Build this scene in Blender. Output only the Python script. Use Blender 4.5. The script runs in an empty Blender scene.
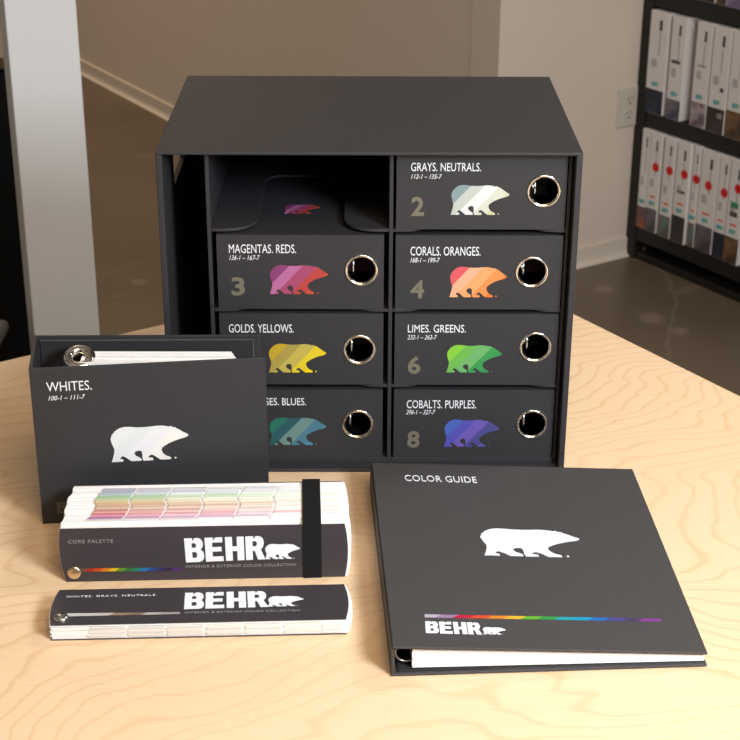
import bpy, bmesh, math, random
from mathutils import Vector as V, Matrix
from mathutils.geometry import tessellate_polygon
random.seed(7)
C = bpy.context.scene.collection
PI = math.pi
TZ = 0.75                      # table height; all table-top coordinates below are relative to it

# ------------------------------------------------------------------ camera model
F, PITCH, ROLL, YAW = 1571.2, .424141, .0046513, -.0057496
CAM = V((-.006944, -1.497968, .797752 + TZ))
_r = V((math.cos(YAW), math.sin(YAW), 0))
_f = V((-math.sin(YAW)*math.cos(PITCH), math.cos(YAW)*math.cos(PITCH), -math.sin(PITCH)))
_u = _r.cross(_f)
_r, _u = _r*math.cos(ROLL) + _u*math.sin(ROLL), -_r*math.sin(ROLL) + _u*math.cos(ROLL)

def at(px, py, n, p):
    """point of the plane (normal n through p) that a measured photo pixel shows"""
    d = _r*((px-370)/F) - _u*((py-370)/F) + _f
    n = V(n); t = (V(p)-CAM).dot(n)/d.dot(n)
    return CAM + d*t

# ------------------------------------------------------------------ materials
def srgb(r, g, b):
    f = lambda c: (c/255/12.92) if c/255 <= .04045 else ((c/255+.055)/1.055)**2.4
    return (f(r), f(g), f(b), 1)

_mats = {}
def mat(name, col, rough=.6, metal=0, bump=0, bscale=400, spec=.5, var=0, vscale=30):
    if name in _mats: return _mats[name]
    m = bpy.data.materials.new(name); m.use_nodes = True
    nt = m.node_tree; b = nt.nodes['Principled BSDF']
    b.inputs['Base Color'].default_value = col; b.inputs['Roughness'].default_value = rough
    b.inputs['Metallic'].default_value = metal; b.inputs['Specular IOR Level'].default_value = spec
    if bump or var:
        tc = nt.nodes.new('ShaderNodeTexCoord')
    if bump:
        nz = nt.nodes.new('ShaderNodeTexNoise'); nz.inputs['Scale'].default_value = bscale
        nz.inputs['Detail'].default_value = 3
        nt.links.new(tc.outputs['Object'], nz.inputs['Vector'])
        bp = nt.nodes.new('ShaderNodeBump'); bp.inputs['Strength'].default_value = bump
        bp.inputs['Distance'].default_value = .0006
        nt.links.new(nz.outputs['Fac'], bp.inputs['Height']); nt.links.new(bp.outputs['Normal'], b.inputs['Normal'])
    if var:
        n2 = nt.nodes.new('ShaderNodeTexNoise'); n2.inputs['Scale'].default_value = vscale
        n2.inputs['Detail'].default_value = 5
        nt.links.new(tc.outputs['Object'], n2.inputs['Vector'])
        rp = nt.nodes.new('ShaderNodeValToRGB')
        rp.color_ramp.elements[0].position = .3; rp.color_ramp.elements[1].position = .7
        rp.color_ramp.elements[0].color = tuple(c*(1-var) for c in col[:3]) + (1,)
        rp.color_ramp.elements[1].color = tuple(min(1, c*(1+var)) for c in col[:3]) + (1,)
        nt.links.new(n2.outputs['Fac'], rp.inputs['Fac']); nt.links.new(rp.outputs['Color'], b.inputs['Base Color'])
    _mats[name] = m; return m

BOARD = mat('charcoal_board', (.0255, .026, .031, 1), .55, 0, .25, 900, .4)
GUIDE = mat('charcoal_linen_cover', (.050, .048, .051, 1), .6, 0, 1, 520, .35)
INNER = mat('dark_lining_paper', (.022, .022, .026, 1), .6, 0, .1, 900, .35)
FANCOVER = mat('satin_fan_cover', (.040, .035, .042, 1), .42, 0, .05, 900, .4)
ELASTIC = mat('black_elastic', (.008, .008, .009, 1), .85, 0, .6, 1500, .2)
WHITEINK = mat('white_print', (.74, .78, .85, 1), .5)
SILVERINK = mat('grey_print', (.26, .26, .27, 1), .5)
SILVERINK2 = mat('light_grey_print', (.42, .42, .45, 1), .5)
OLIVEINK = mat('khaki_print', (.145, .135, .10, 1), .5)
DIMINK = mat('dark_khaki_print', (.085, .075, .058, 1), .5)
CHROME = mat('chrome', (.80, .78, .74, 1), .13, 1)
BRASSY = mat('nickel_brass', (.78, .66, .45, 1), .25, 1)
STEEL = mat('steel', (.62, .63, .63, 1), .22, 1)
PAPER = mat('white_paper', (.84, .84, .85, 1), .7)
BLACKMETAL = mat('black_shelf_metal', (.009, .008, .0075, 1), .5, 0, .1, 200, .4)
BLACKLAM = mat('black_laminate', (.006, .006, .006, 1), .5, spec=.3)
PLASTIC = mat('grey_plastic', (.06, .06, .065, 1), .5)
PILLAR = mat('white_pillar_paint', (.70, .72, .745, 1), .7, 0, .1, 300)
PLATE = mat('ivory_plate', (.60, .56, .50, 1), .4)
SLOT = mat('socket_slot', (.02, .02, .02, 1), .6)
BOOKWHITE = mat('binder_vinyl', (.72, .69, .69, 1), .45)
RED = mat('red_sticker', srgb(205, 10, 22), .5)
ORANGE = mat('orange_print', srgb(225, 95, 45), .5)
TEAL = mat('teal_print', srgb(90, 165, 185), .5)
DARKTEXT = mat('dark_print', srgb(60, 60, 62), .5)
GREYTEXT = mat('pale_grey_print', srgb(150, 148, 150), .5)

def wall_mat(name, col):
    return mat(name, col, .85, 0, .25, 120)
WALLA = wall_mat('wall_paint', (.69, .60, .525, 1))
TRIM = mat('baseboard_paint', (.68, .61, .53, 1), .45)

def wood_mat():
    m = bpy.data.materials.new('maple_plywood'); m.use_nodes = True
    nt = m.node_tree; b = nt.nodes['Principled BSDF']; L = nt.links.new
    N = lambda t: nt.nodes.new('ShaderNode'+t)
    tc = N('TexCoord'); mp = N('Mapping'); mp.inputs['Rotation'].default_value = (0, 0, -math.radians(33))
    mp.inputs['Scale'].default_value = (1.0, 1.9, 1)
    L(tc.outputs['Object'], mp.inputs['Vector'])
    nz = N('TexNoise'); nz.inputs['Scale'].default_value = 1.55; nz.inputs['Detail'].default_value = 4
    nz.inputs['Roughness'].default_value = .40; nz.inputs['Distortion'].default_value = .25
    L(mp.outputs['Vector'], nz.inputs['Vector'])
    nm = N('Math'); nm.operation = 'MULTIPLY'; nm.inputs[1].default_value = 33; L(nz.outputs['Fac'], nm.inputs[0])
    sx = N('SeparateXYZ'); L(mp.outputs['Vector'], sx.inputs[0])
    mu = N('Math'); mu.operation = 'MULTIPLY_ADD'; mu.inputs[1].default_value = 24; L(sx.outputs['Y'], mu.inputs[0]); L(nm.outputs[0], mu.inputs[2])
    fr = N('Math'); fr.operation = 'FRACT'; L(mu.outputs[0], fr.inputs[0])
    rp = N('ValToRGB'); e = rp.color_ramp.elements
    e[0].position = 0; e[0].color = (.30, .30, .30, 1); e[1].position = 1; e[1].color = (.62, .62, .62, 1)
    x = e.new(.10); x.color = (.02, .02, .02, 1); x = e.new(.75); x.color = (.10, .10, .10, 1); x = e.new(.93); x.color = (.9, .9, .9, 1)
    L(fr.outputs[0], rp.inputs['Fac'])
    # slow change of how strongly the figure reads
    n4 = N('TexNoise'); n4.inputs['Scale'].default_value = 2.2; L(tc.outputs['Object'], n4.inputs['Vector'])
    r4 = N('ValToRGB'); r4.color_ramp.elements[0].position = .35; r4.color_ramp.elements[0].color = (.45, .45, .45, 1)
    r4.color_ramp.elements[1].position = .65; L(n4.outputs['Fac'], r4.inputs['Fac'])
    mm = N('Math'); mm.operation = 'MULTIPLY'; L(rp.outputs['Color'], mm.inputs[0]); L(r4.outputs['Color'], mm.inputs[1])
    # fine flecks along the grain
    mp2 = N('Mapping'); mp2.inputs['Rotation'].default_value = (0, 0, -math.radians(33)); mp2.inputs['Scale'].default_value = (30, 420, 1)
    L(tc.outputs['Object'], mp2.inputs['Vector'])
    n2 = N('TexNoise'); n2.inputs['Scale'].default_value = 1; n2.inputs['Detail'].default_value = 2; L(mp2.outputs['Vector'], n2.inputs['Vector'])
    m1 = N('Mix'); m1.data_type = 'RGBA'
    m1.inputs['A'].default_value = (.79, .583, .39, 1); m1.inputs['B'].default_value = (.58, .35, .165, 1)
    ms = N('Math'); ms.operation = 'MULTIPLY'; ms.inputs[1].default_value = .62; L(mm.outputs[0], ms.inputs[0]); L(ms.outputs[0], m1.inputs['Factor'])
    m2 = N('Mix'); m2.data_type = 'RGBA'; m2.blend_type = 'MULTIPLY'; m2.inputs['Factor'].default_value = 1
    r2 = N('ValToRGB'); r2.color_ramp.elements[0].position = .35; r2.color_ramp.elements[0].color = (.95, .94, .92, 1)
    r2.color_ramp.elements[1].position = .65; L(n2.outputs['Fac'], r2.inputs['Fac'])
    L(m1.outputs['Result'], m2.inputs['A']); L(r2.outputs['Color'], m2.inputs['B'])
    L(m2.outputs['Result'], b.inputs['Base Color'])
    b.inputs['Roughness'].default_value = .5; b.inputs['Specular IOR Level'].default_value = .3
    return m
WOOD = wood_mat()

SCUFFS = [(p.x, p.y, r, r*1.1) for p, r in ((at(604, 289, (0, 0, 1), (0, 0, 0)), .035), (at(652, 318, (0, 0, 1), (0, 0, 0)), .045), (at(680, 331, (0, 0, 1), (0, 0, 0)), .030), (at(139, 282, (0, 0, 1), (0, 0, 0)), .03))]
def floor_mat():
    m = bpy.data.materials.new('polished_concrete'); m.use_nodes = True
    nt = m.node_tree; b = nt.nodes['Principled BSDF']; L = nt.links.new
    N = lambda t: nt.nodes.new('ShaderNode'+t)
    tc = N('TexCoord')
    nz = N('TexNoise'); nz.inputs['Scale'].default_value = 1.7; nz.inputs['Detail'].default_value = 6; L(tc.outputs['Object'], nz.inputs['Vector'])
    rp = N('ValToRGB'); rp.color_ramp.elements[0].position = .3; rp.color_ramp.elements[0].color = (.105, .078, .052, 1)
    rp.color_ramp.elements[1].position = .72; rp.color_ramp.elements[1].color = (.155, .118, .080, 1)
    L(nz.outputs['Fac'], rp.inputs['Fac'])
    # pale worn spots
    n2 = N('TexNoise'); n2.inputs['Scale'].default_value = 5.5; n2.inputs['Detail'].default_value = 3; L(tc.outputs['Object'], n2.inputs['Vector'])
    r2 = N('ValToRGB'); r2.color_ramp.elements[0].position = .70; r2.color_ramp.elements[0].color = (0, 0, 0, 1)
    r2.color_ramp.elements[1].position = .76; r2.color_ramp.elements[1].color = (.8, .8, .8, 1); L(n2.outputs['Fac'], r2.inputs['Fac'])
    m1 = N('Mix'); m1.data_type = 'RGBA'; m1.inputs['B'].default_value = (.26, .21, .15, 1)
    L(r2.outputs['Color'], m1.inputs['Factor']); L(rp.outputs['Color'], m1.inputs['A'])
    # hairline cracks
    vo = N('TexVoronoi'); vo.feature = 'DISTANCE_TO_EDGE'; vo.inputs['Scale'].default_value = 1.1
    nd = N('TexNoise'); nd.inputs['Scale'].default_value = 3; L(tc.outputs['Object'], nd.inputs['Vector'])
    ad = N('Mix'); ad.data_type = 'RGBA'; ad.inputs['Factor'].default_value = .12
    L(tc.outputs['Object'], ad.inputs['A']); L(nd.outputs['Color'], ad.inputs['B']); L(ad.outputs['Result'], vo.inputs['Vector'])
    r3 = N('ValToRGB'); r3.color_ramp.elements[0].position = 0; r3.color_ramp.elements[0].color = (.35, .35, .35, 1)
    r3.color_ramp.elements[1].position = .008; r3.color_ramp.elements[1].color = (0, 0, 0, 1); L(vo.outputs['Distance'], r3.inputs['Fac'])
    m2 = N('Mix'); m2.data_type = 'RGBA'; m2.inputs['B'].default_value = (.27, .22, .16, 1)
    L(r3.outputs['Color'], m2.inputs['Factor']); L(m1.outputs['Result'], m2.inputs['A'])
    # a few worn pale scuffs
    last = m2.outputs['Result']
    for (x, y, rx, ry) in SCUFFS:
        mp = N('Mapping'); mp.vector_type = 'TEXTURE'; mp.inputs['Location'].default_value = (x, y, 0); mp.inputs['Scale'].default_value = (rx, ry, 1)
        L(tc.outputs['Object'], mp.inputs['Vector'])
        wn = N('Mix'); wn.data_type = 'RGBA'; wn.blend_type = 'ADD'; wn.inputs['Factor'].default_value = .5
        n5 = N('TexNoise'); n5.inputs['Scale'].default_value = 1.6; n5.inputs['Detail'].default_value = 3; L(mp.outputs['Vector'], n5.inputs['Vector'])
        L(mp.outputs['Vector'], wn.inputs['A']); L(n5.outputs['Color'], wn.inputs['B'])
        ln_ = N('VectorMath'); ln_.operation = 'DISTANCE'; ln_.inputs[1].default_value = (.25, .25, .25); L(wn.outputs['Result'], ln_.inputs[0])
        r5 = N('ValToRGB'); r5.color_ramp.elements[0].position = .35; r5.color_ramp.elements[0].color = (.40, .40, .40, 1)
        r5.color_ramp.elements[1].position = 1.0; r5.color_ramp.elements[1].color = (0, 0, 0, 1); L(ln_.outputs['Value'], r5.inputs['Fac'])
        m3 = N('Mix'); m3.data_type = 'RGBA'; m3.inputs['B'].default_value = (.33, .27, .20, 1); L(r5.outputs['Color'], m3.inputs['Factor']); L(last, m3.inputs['A']); last = m3.outputs['Result']
    L(last, b.inputs['Base Color'])
    b.inputs['Roughness'].default_value = .34; b.inputs['Specular IOR Level'].default_value = .4
    return m
FLOOR = floor_mat()

# ------------------------------------------------------------------ mesh builder
class MB:
    """collects shapes; build() links them as ONE mesh object"""
    def __init__(s): s.bm = bmesh.new(); s.mats = []
    def mi(s, m):
        if m is None: return 0
        if m not in s.mats: s.mats.append(m)
        return s.mats.index(m)
    def hexa(s, p, m=None):
        """8 points: bottom quad then top quad (same order)"""
        vs = [s.bm.verts.new(V(q)) for q in p]; k = s.mi(m)
        for f in ((3,2,1,0),(4,5,6,7),(0,1,5,4),(1,2,6,5),(2,3,7,6),(3,0,4,7)):
            fc = s.bm.faces.new([vs[i] for i in f]); fc.material_index = k
        return s
    def box(s, x0, x1, y0, y1, z0, z1, m=None):
        return s.hexa([(x0,y0,z0),(x1,y0,z0),(x1,y1,z0),(x0,y1,z0),(x0,y0,z1),(x1,y0,z1),(x1,y1,z1),(x0,y1,z1)], m)
    def fbox(s, fr, u0, u1, v0, v1, w0, w1, m=None):
        o, a, b = fr; n = a.cross(b); P = lambda u, v, w: o+a*u+b*v+n*w
        return s.hexa([P(u0,v0,w0),P(u1,v0,w0),P(u1,v1,w0),P(u0,v1,w0),P(u0,v0,w1),P(u1,v0,w1),P(u1,v1,w1),P(u0,v1,w1)], m)
    def plate(s, loops, fr, t0, t1, m=None):
        """2-D loops (outline, then holes) in frame (origin, e1, e2), from t0 to t1 along the normal"""
        o, a, b = fr; n = a.cross(b); k = s.mi(m)
        tri = tessellate_polygon([[V((q[0], q[1], 0)) for q in lp] for lp in loops])
        flat = [q for lp in loops for q in lp]
        lo = [s.bm.verts.new(o+a*q[0]+b*q[1]+n*t0) for q in flat]
        hi = [s.bm.verts.new(o+a*q[0]+b*q[1]+n*t1) for q in flat]
        new = []
        for t in tri:
            for vs in (hi, lo):
                try: new.append(s.bm.faces.new([vs[i] for i in (t if vs is hi else t[::-1])]))
                except ValueError: pass
        i = 0
        for lp in loops:
            c = len(lp)
            for j in range(c):
                p, q = i+j, i+(j+1) % c
                try: new.append(s.bm.faces.new((lo[p], lo[q], hi[q], hi[p])))
                except ValueError: pass
            i += c
        for f in new: f.material_index = k
        return s
    def torus(s, c, axis, R, r, m=None, seg=48, sub=12):
        c, ax = V(c), V(axis).normalized(); e1 = ax.orthogonal().normalized(); e2 = ax.cross(e1); k = s.mi(m); rows = []
        for i in range(seg):
            t = 2*PI*i/seg; d = e1*math.cos(t)+e2*math.sin(t)
            rows.append([s.bm.verts.new(c+d*(R+r*math.cos(2*PI*j/sub))+ax*(r*math.sin(2*PI*j/sub))) for j in range(sub)])
        for i in range(seg):
            for j in range(sub):
                A, B = rows[i], rows[(i+1) % seg]
                f = s.bm.faces.new((A[j], B[j], B[(j+1) % sub], A[(j+1) % sub])); f.material_index = k; f.smooth = True
        return s
    def lathe(s, c, axis, prof, m=None, seg=32):
        """profile of (radius, height) points turned about the axis; ends closed when radius is 0"""
        c, ax = V(c), V(axis).normalized(); e1 = ax.orthogonal().normalized(); e2 = ax.cross(e1); k = s.mi(m); rings = []
        for r, h in prof:
            if r <= 1e-7: rings.append([s.bm.verts.new(c+ax*h)])
            else: rings.append([s.bm.verts.new(c+ax*h+(e1*math.cos(2*PI*i/seg)+e2*math.sin(2*PI*i/seg))*r) for i in range(seg)])
        for A, B in zip(rings, rings[1:]):
            for i in range(seg):
                j = (i+1) % seg
                vs = [A[i % len(A)], A[j % len(A)], B[j % len(B)], B[i % len(B)]]
                u = []
                for v in vs:
                    if v not in u: u.append(v)
                if len(u) > 2:
                    f = s.bm.faces.new(u); f.material_index = k; f.smooth = True
        return s
    def build(s, name, m=None, parent=None, bevel=0, seg=2):
        bmesh.ops.recalc_face_normals(s.bm, faces=s.bm.faces)
        me = bpy.data.meshes.new(name); s.bm.to_mesh(me); s.bm.free()
        for x in (s.mats or [m]): me.materials.append(x)
        o = bpy.data.objects.new(name, me); C.objects.link(o)
        if parent is not None: o.parent = parent
        if bevel:
            b = o.modifiers.new('bevel', 'BEVEL'); b.width = bevel; b.segments = seg; b.limit_method = 'ANGLE'; b.angle_limit = .6
        return o

def tag(o, label, cat, group=None):
    o['label'] = label; o['category'] = cat
    if group: o['group'] = group
    return o
def thing(name, loc, label, cat, group=None):
    o = bpy.data.objects.new(name, None); C.objects.link(o); o.location = loc; o.empty_display_size = .05
    return tag(o, label, cat, group)
def struct(o): o['kind'] = 'structure'; return o

# a frame local to a thing at L0 : (origin, e1, e2); measured pixel -> (u, v) in it
def px(fr, L0, x, y):
    o, a, b = fr; n = a.cross(b); p = at(x, y, n, o+V(L0)) - (o+V(L0))
    M = Matrix((a, b, n)).transposed()
    q = M.inverted() @ p
    return q.x, q.y

# ------------------------------------------------------------------ lettering and emblem
def text(fr, body, u0, u1, v0, v1, m, parent, name, bold=0., shear=0., space=1., t=.00025):
    cu = bpy.data.curves.new('t', 'FONT'); cu.body = body; cu.size = 1; cu.offset = bold; cu.shear = shear
    cu.space_character = space; cu.resolution_u = 3; cu.fill_mode = 'BOTH'; cu.extrude = .01
    ob = bpy.data.objects.new('t', cu); C.objects.link(ob)
    dg = bpy.context.evaluated_depsgraph_get(); dg.update()
    me = bpy.data.meshes.new_from_object(ob.evaluated_get(dg))
    bpy.data.objects.remove(ob); bpy.data.curves.remove(cu)
    xs = [v.co.x for v in me.vertices]; ys = [v.co.y for v in me.vertices]
    a0, a1, b0, b1 = min(xs), max(xs), min(ys), max(ys); o, a, b = fr; n = a.cross(b)
    for v in me.vertices:
        uu = u0+(v.co.x-a0)/(a1-a0)*(u1-u0); vv = v0+(v.co.y-b0)/(b1-b0)*(v1-v0)
        v.co = o+a*uu+b*vv+n*(t if v.co.z > 0 else -.00005)
    me.materials.clear(); me.materials.append(m); me.name = name
    r = bpy.data.objects.new(name, me); C.objects.link(r); r.parent = parent
    return r

BEAR = [(150,368),(158,345),(167,312),(170,287),(158,252),(152,222),(160,196),(180,172),(205,155),(235,148),(270,150),(305,155),
 (350,156),(390,153),(415,151),(445,152),(470,156),(484,162),(492,156),(502,162),(506,167),(517,164),(522,171),(530,176),(545,185),(565,200),
 (585,211),(593,219),(585,228),(565,236),(540,242),(510,252),(480,265),(455,280),(440,292),(436,305),(440,322),(450,335),(462,345),
 (480,352),(488,360),(486,368),(430,368),(415,358),(400,345),(380,332),(368,336),(358,348),(366,352),(380,352),(386,360),(384,369),
 (330,369),(324,350),(326,330),(322,308),(310,302),(290,306),(280,318),(288,335),(300,342),(312,350),(320,360),(318,368),(262,368),
 (250,358),(235,345),(215,332),(203,340),(198,350),(210,352),(218,360),(214,368)]
def bear(fr, u0, u1, v0, v1, mats, parent, t=.00025, name='bear_emblem', dot=True):
    T = lambda p: (u0+(p[0]-150)/443*(u1-u0), v1-(p[1]-148)/221*(v1-v0))
    mb = MB()
    for m in mats: mb.mi(m)
    o, a, b = fr; n = a.cross(b)
    mb.plate([[T(p) for p in BEAR]], fr, -.00005, t, mats[0])
    if dot:
        r = 5.5
        mb.plate([[T((513+r*math.cos(k*PI/5), 361+r*math.sin(k*PI/5))) for k in range(10)]], fr, -.00005, t, mats[-1])
    if len(mats) > 1:
        # the five diagonal colour stripes: cut along x + y = const (in emblem units)
        M = Matrix((a, b, n)).transposed().inverted()
        su, sv = 443/(u1-u0), 221/(v1-v0)
        cuts = [455, 557, 675, 787]
        nrm = (a*su/a.length_squared - b*sv/b.length_squared)
        for c in cuts:
            # x = 150+(u-u0)*su ; y = 148+(v1-v)*sv ; x+y=c
            u = u0 + (c-298)/su; p = o+a*u+b*v1
            geom = mb.bm.verts[:]+mb.bm.edges[:]+mb.bm.faces[:]
            bmesh.ops.bisect_plane(mb.bm, geom=geom, dist=1e-7, plane_co=p, plane_no=nrm)
        for f in mb.bm.faces:
            q = M @ (f.calc_center_median()-o)
            s = 150+(q.x-u0)*su + 148+(v1-q.y)*sv
            f.material_index = min(sum(s > c for c in cuts), len(mats)-1)
    return mb.build(name, None, parent)

def brand_letters(fr, q, m, parent, name='logo_lettering', t=.00025):
    """the four heavy block letters; q = four corners (bl, br, tl, tr) in frame units"""
    bl, br, tl, tr = q
    def T(x, y):
        s = x/4.06
        lo = (bl[0]+(br[0]-bl[0])*s, bl[1]+(br[1]-bl[1])*s); hi = (tl[0]+(tr[0]-tl[0])*s, tl[1]+(tr[1]-tl[1])*s)
        return (lo[0]+(hi[0]-lo[0])*y, lo[1]+(hi[1]-lo[1])*y)
    W = 1.04
    Bo = [(0,0),(.70,0),(.86,.04),(.95,.14),(.97,.28),(.93,.42),(.80,.52),(.90,.60),(.94,.72),(.92,.84),(.84,.95),(.70,1),(.52,1),(.41,.87),(.41,1),(0,1)]
    B1 = [(.36,.18),(.54,.18),(.60,.23),(.60,.36),(.54,.42),(.36,.42)]
    B2 = [(.36,.60),(.52,.60),(.58,.65),(.58,.74),(.52,.79),(.36,.79)]
    E = [(0,0),(.92,0),(.92,.20),(.37,.20),(.37,.41),(.84,.41),(.84,.60),(.37,.60),(.37,.79),(.90,.79),(.90,1),(.55,1),(.42,.87),(.42,1),(0,1)]
    H = [(0,0),(.36,0),(.36,.40),(.60,.40),(.60,0),(.96,0),(.96,1),(.60,1),(.60,.60),(.36,.60),(.36,1),(0,1)]
    Ro = [(0,0),(.36,0),(.36,.38),(.46,.38),(.62,0),(1.0,0),(.78,.43),(.90,.54),(.94,.70),(.92,.84),(.83,.95),(.68,1),(.52,1),(.41,.87),(.41,1),(0,1)]
    R1 = [(.36,.57),(.52,.57),(.58,.62),(.58,.73),(.52,.79),(.36,.79)]
    mb = MB()
    for i, lps in enumerate(([Bo, B1, B2], [E], [H], [Ro, R1])):
        mb.plate([[T(x+i*W-.02, y) for x, y in lp] for lp in lps], fr, -.00005, t, m)
    return mb.build(name, m, parent)

def stripe_line(fr, p0, p1, q0, q1, cols, parent, t=.00025, name='colour_stripe', slant=.35):
    """a thin rule of slanted colour cells; p0-p1 lower edge, q0-q1 upper edge"""
    mb = MB(); k = len(cols); hgt = math.hypot(q0[0]-p0[0], q0[1]-p0[1]); ln = math.hypot(p1[0]-p0[0], p1[1]-p0[1]); d = hgt/ln*1.2
    L = lambda A, B, s: (A[0]+(B[0]-A[0])*s, A[1]+(B[1]-A[1])*s)
    for i, c in enumerate(cols):
        a, b = i/k, (i+1)/k
        lo0, lo1 = max(0, a-(d if i else 0)), b-(d if i < k-1 else 0)
        mb.plate([[L(p0, p1, lo0), L(p0, p1, lo1), L(q0, q1, b), L(q0, q1, a)]], fr, -.00005, t, mat('ink_%02x%02x%02x' % c, tuple(v*.62 for v in srgb(*c)[:3])+(1,), .5))
    return mb.build(name, None, parent)

def circle(cx, cy, r, n=48): return [(cx+r*math.cos(2*PI*i/n), cy+r*math.sin(2*PI*i/n)) for i in range(n)]

# ------------------------------------------------------------------ setting
th = math.radians(33)
A_ = V((math.sin(th), -math.cos(th), 0)); B_ = V((math.cos(th), math.sin(th), 0))
S0 = V((.7815, 2.6886, 0)); W0 = S0 - A_*.063
corner = W0 - B_*.485
LD = V((-math.sin(math.radians(31.8)), math.cos(math.radians(31.8)), 0))    # direction of the left wall, away from the corner
LN = V((-LD.y, LD.x, 0))                                                   # its room side
Z = V((0, 0, 1)); HGT = 2.7
struct(MB().box(-6, 5, -4, 10, -.05, 0).build('floor', FLOOR))
def wallbox(name, p, d, ln, nin, h, t, m):
    # nin: direction into the wall
    q = [p, p+d*ln, p+d*ln+nin*t, p+nin*t]
    return struct(MB().hexa([tuple(v) for v in q]+[tuple(v+Z*h) for v in q]).build(name, m))
wallbox('wall_right', corner, B_, 4.2, -A_, HGT, .12, WALLA)
wallbox('wall_left', corner + LD*.001, LD, 7.0, -LN, HGT, .12, WALLA)
def base(name, p, d, ln, nout):
    # cove base: small square lip at the top, flared toe at the floor
    prof = [(0, 0), (.022, 0), (.022, .002), (.016, .005), (.011, .010), (.009, .020), (.008, .053), (.007, .0545), (0, .0545)]
    mb = MB(); mb.plate([prof], (p, nout, Z), 0, ln if nout.cross(Z).dot(d) > 0 else -ln)
    return struct(mb.build(name, TRIM))
base('baseboard_right', corner - B_*.007, B_, 4.2, A_)
base('baseboard_left', corner, LD, 7.0, LN)

# ------------------------------------------------------------------ white pillar, cupboard and chair at the left edge
pl = MB(); d = .030
pa = at(4, 0, (0, 1, 0), (0, 1.2, 0)); pb = at(76, 0, A_, pa); pa.z = pb.z = 0
q = [pa, pb, pb - A_*d, pa - A_*d]
pl.hexa([tuple(v) for v in q] + [tuple(v+Z*HGT) for v in q])
o = pl.build('pillar', PILLAR, None, .002); tag(o, 'slim white painted pillar standing behind the left end of the table', 'pillar')
o.name = 'pillar'

cb = thing('storage_cupboard', (-1.045, 1.80, 0), 'tall black cupboard behind the white pillar at the left edge', 'cupboard')
MB().box(-.55, .30, -.0, .45, .06, .76).build('body', BLACKLAM, cb, .003)
MB().box(-.56, .305, -.02, .46, .76, .785).build('top_board', mat('brown_board', (.12, .075, .04, 1), .5), cb, .002)
for k, x in enumerate((-.548, -.123)):
    dd = MB().box(x, x+.42, -.018, -.001, .07, .75).build('door', BLACKLAM, cb, .002)
    MB().box(x+(.38 if k == 0 else .025), x+(.395 if k == 0 else .04), -.04, -.019, .33, .45).build('handle', BLACKMETAL, dd, .003)
MB().box(-.53, .28, .02, .43, 0, .06).build('plinth', BLACKLAM, cb)

def rod(mb, p, q, r, seg=14):
    p, q = V(p), V(q); l = (q-p).length
    return mb.lathe(p, q-p, [(0, 0), (r*.85, 0), (r, r*.2), (r, l-r*.2), (r*.85, l), (0, l)], None, seg)
ch = thing('plastic_chair', (-.925, 1.05, 0), 'dark grey plastic chair whose armrest just shows at the left edge', 'chair')
MB().box(-.21, .21, -.22, .2, .415, .445).build('seat', PLASTIC, ch, .012, 3)
bk = MB(); bk.plate([[(-.19, 0), (.19, 0), (.2, .28), (.16, .36), (.08, .385), (-.08, .385), (-.16, .36), (-.2, .28)]], (V((0, .20, .46)), V((1, 0, 0)), V((0, .12, 1)).normalized()), -.01, .01)
bk.build('backrest', PLASTIC, ch, .008, 3)
for sx in (-1, 1):
    ar = MB(); ar.box(sx*.235-.027, sx*.235+.027, -.20, .16, .405, .43)
    ar.build('armrest', PLASTIC, ch, .012, 3)
    sp = MB(); rod(sp, (sx*.235, .0, .32), (sx*.235, .0, .406), .014); rod(sp, (sx*.235, 0, .325), (sx*.19, 0, .425), .012); sp.build('armrest_support', PLASTIC, ch)
    for y in (-.19, .17):
        lg = MB(); rod(lg, (sx*.2, y*1.1, 0), (sx*.18, y, .42), .014); lg.build('leg', PLASTIC, ch)

# ------------------------------------------------------------------ table
tcn = V((.1333, .6755, 0))
tb = thing('table', (tcn.x, tcn.y, TZ), 'pale maple plywood table carrying the charcoal boxes and paint fan decks', 'table')
q = [V((0, 0, 0)), -B_*1.5, -B_*1.5 + A_*1.9, A_*1.9]
MB().hexa([tuple(v - Z*.03) for v in q] + [tuple(v) for v in q]).build('tabletop', WOOD, tb, .0015)
for s, t in ((.08, .08), (1.42, .08), (1.42, 1.82), (.08, 1.82)):
    p = -B_*s + A_*t
    MB().fbox((p, B_, A_), -.025, .025, -.025, .025, .03, TZ).build('leg', BLACKMETAL, tb, .002)

# ------------------------------------------------------------------ storage case
W, H, D = .4222, .3565, .3115
case = thing('storage_case', (0, 0, TZ), 'large charcoal board storage case of eight compartments standing on the table', 'storage case')
X, Y = V((1, 0, 0)), V((0, 1, 0))
TS, TT = .0062, .0034
MB().box(-W/2, W/2, 0, D, H-TT, H).build('top_panel', BOARD, case, .0009)
MB().box(-W/2, W/2, .0005, D, 0, .004).build('base_panel', BOARD, case, .0009)
fl = (V((-W/2, 0, 0)), Y, Z)          # normal +x
mb = MB()
hole = []
for cx, cy, a0 in ((.200, .333, 0), (.104, .333, PI/2), (.104, .300, PI), (.200, .300, 1.5*PI)):
    for k in range(5): hole.append((cx+.010*math.cos(a0+k*PI/8), cy+.010*math.sin(a0+k*PI/8)))
mb.plate([[(.0008, .004), (D, .004), (D, H-TT), (.0008, H-TT)], hole], fl, 0, TS)
mb.build('side_panel', BOARD, case, .0008)
mb = MB(); mb.box(W/2-TS, W/2, .0008, D, .004, H-TT); mb.build('side_panel', BOARD, case, .0008)
MB().box(-W/2+TS, W/2-TS, D-.004, D, .004, H-TT).build('back_panel', INNER, case)
YI = .016; YB = .302                 # front and back of the compartments
FLOORS = [.0097, .0970, .1834, .2711]
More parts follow.
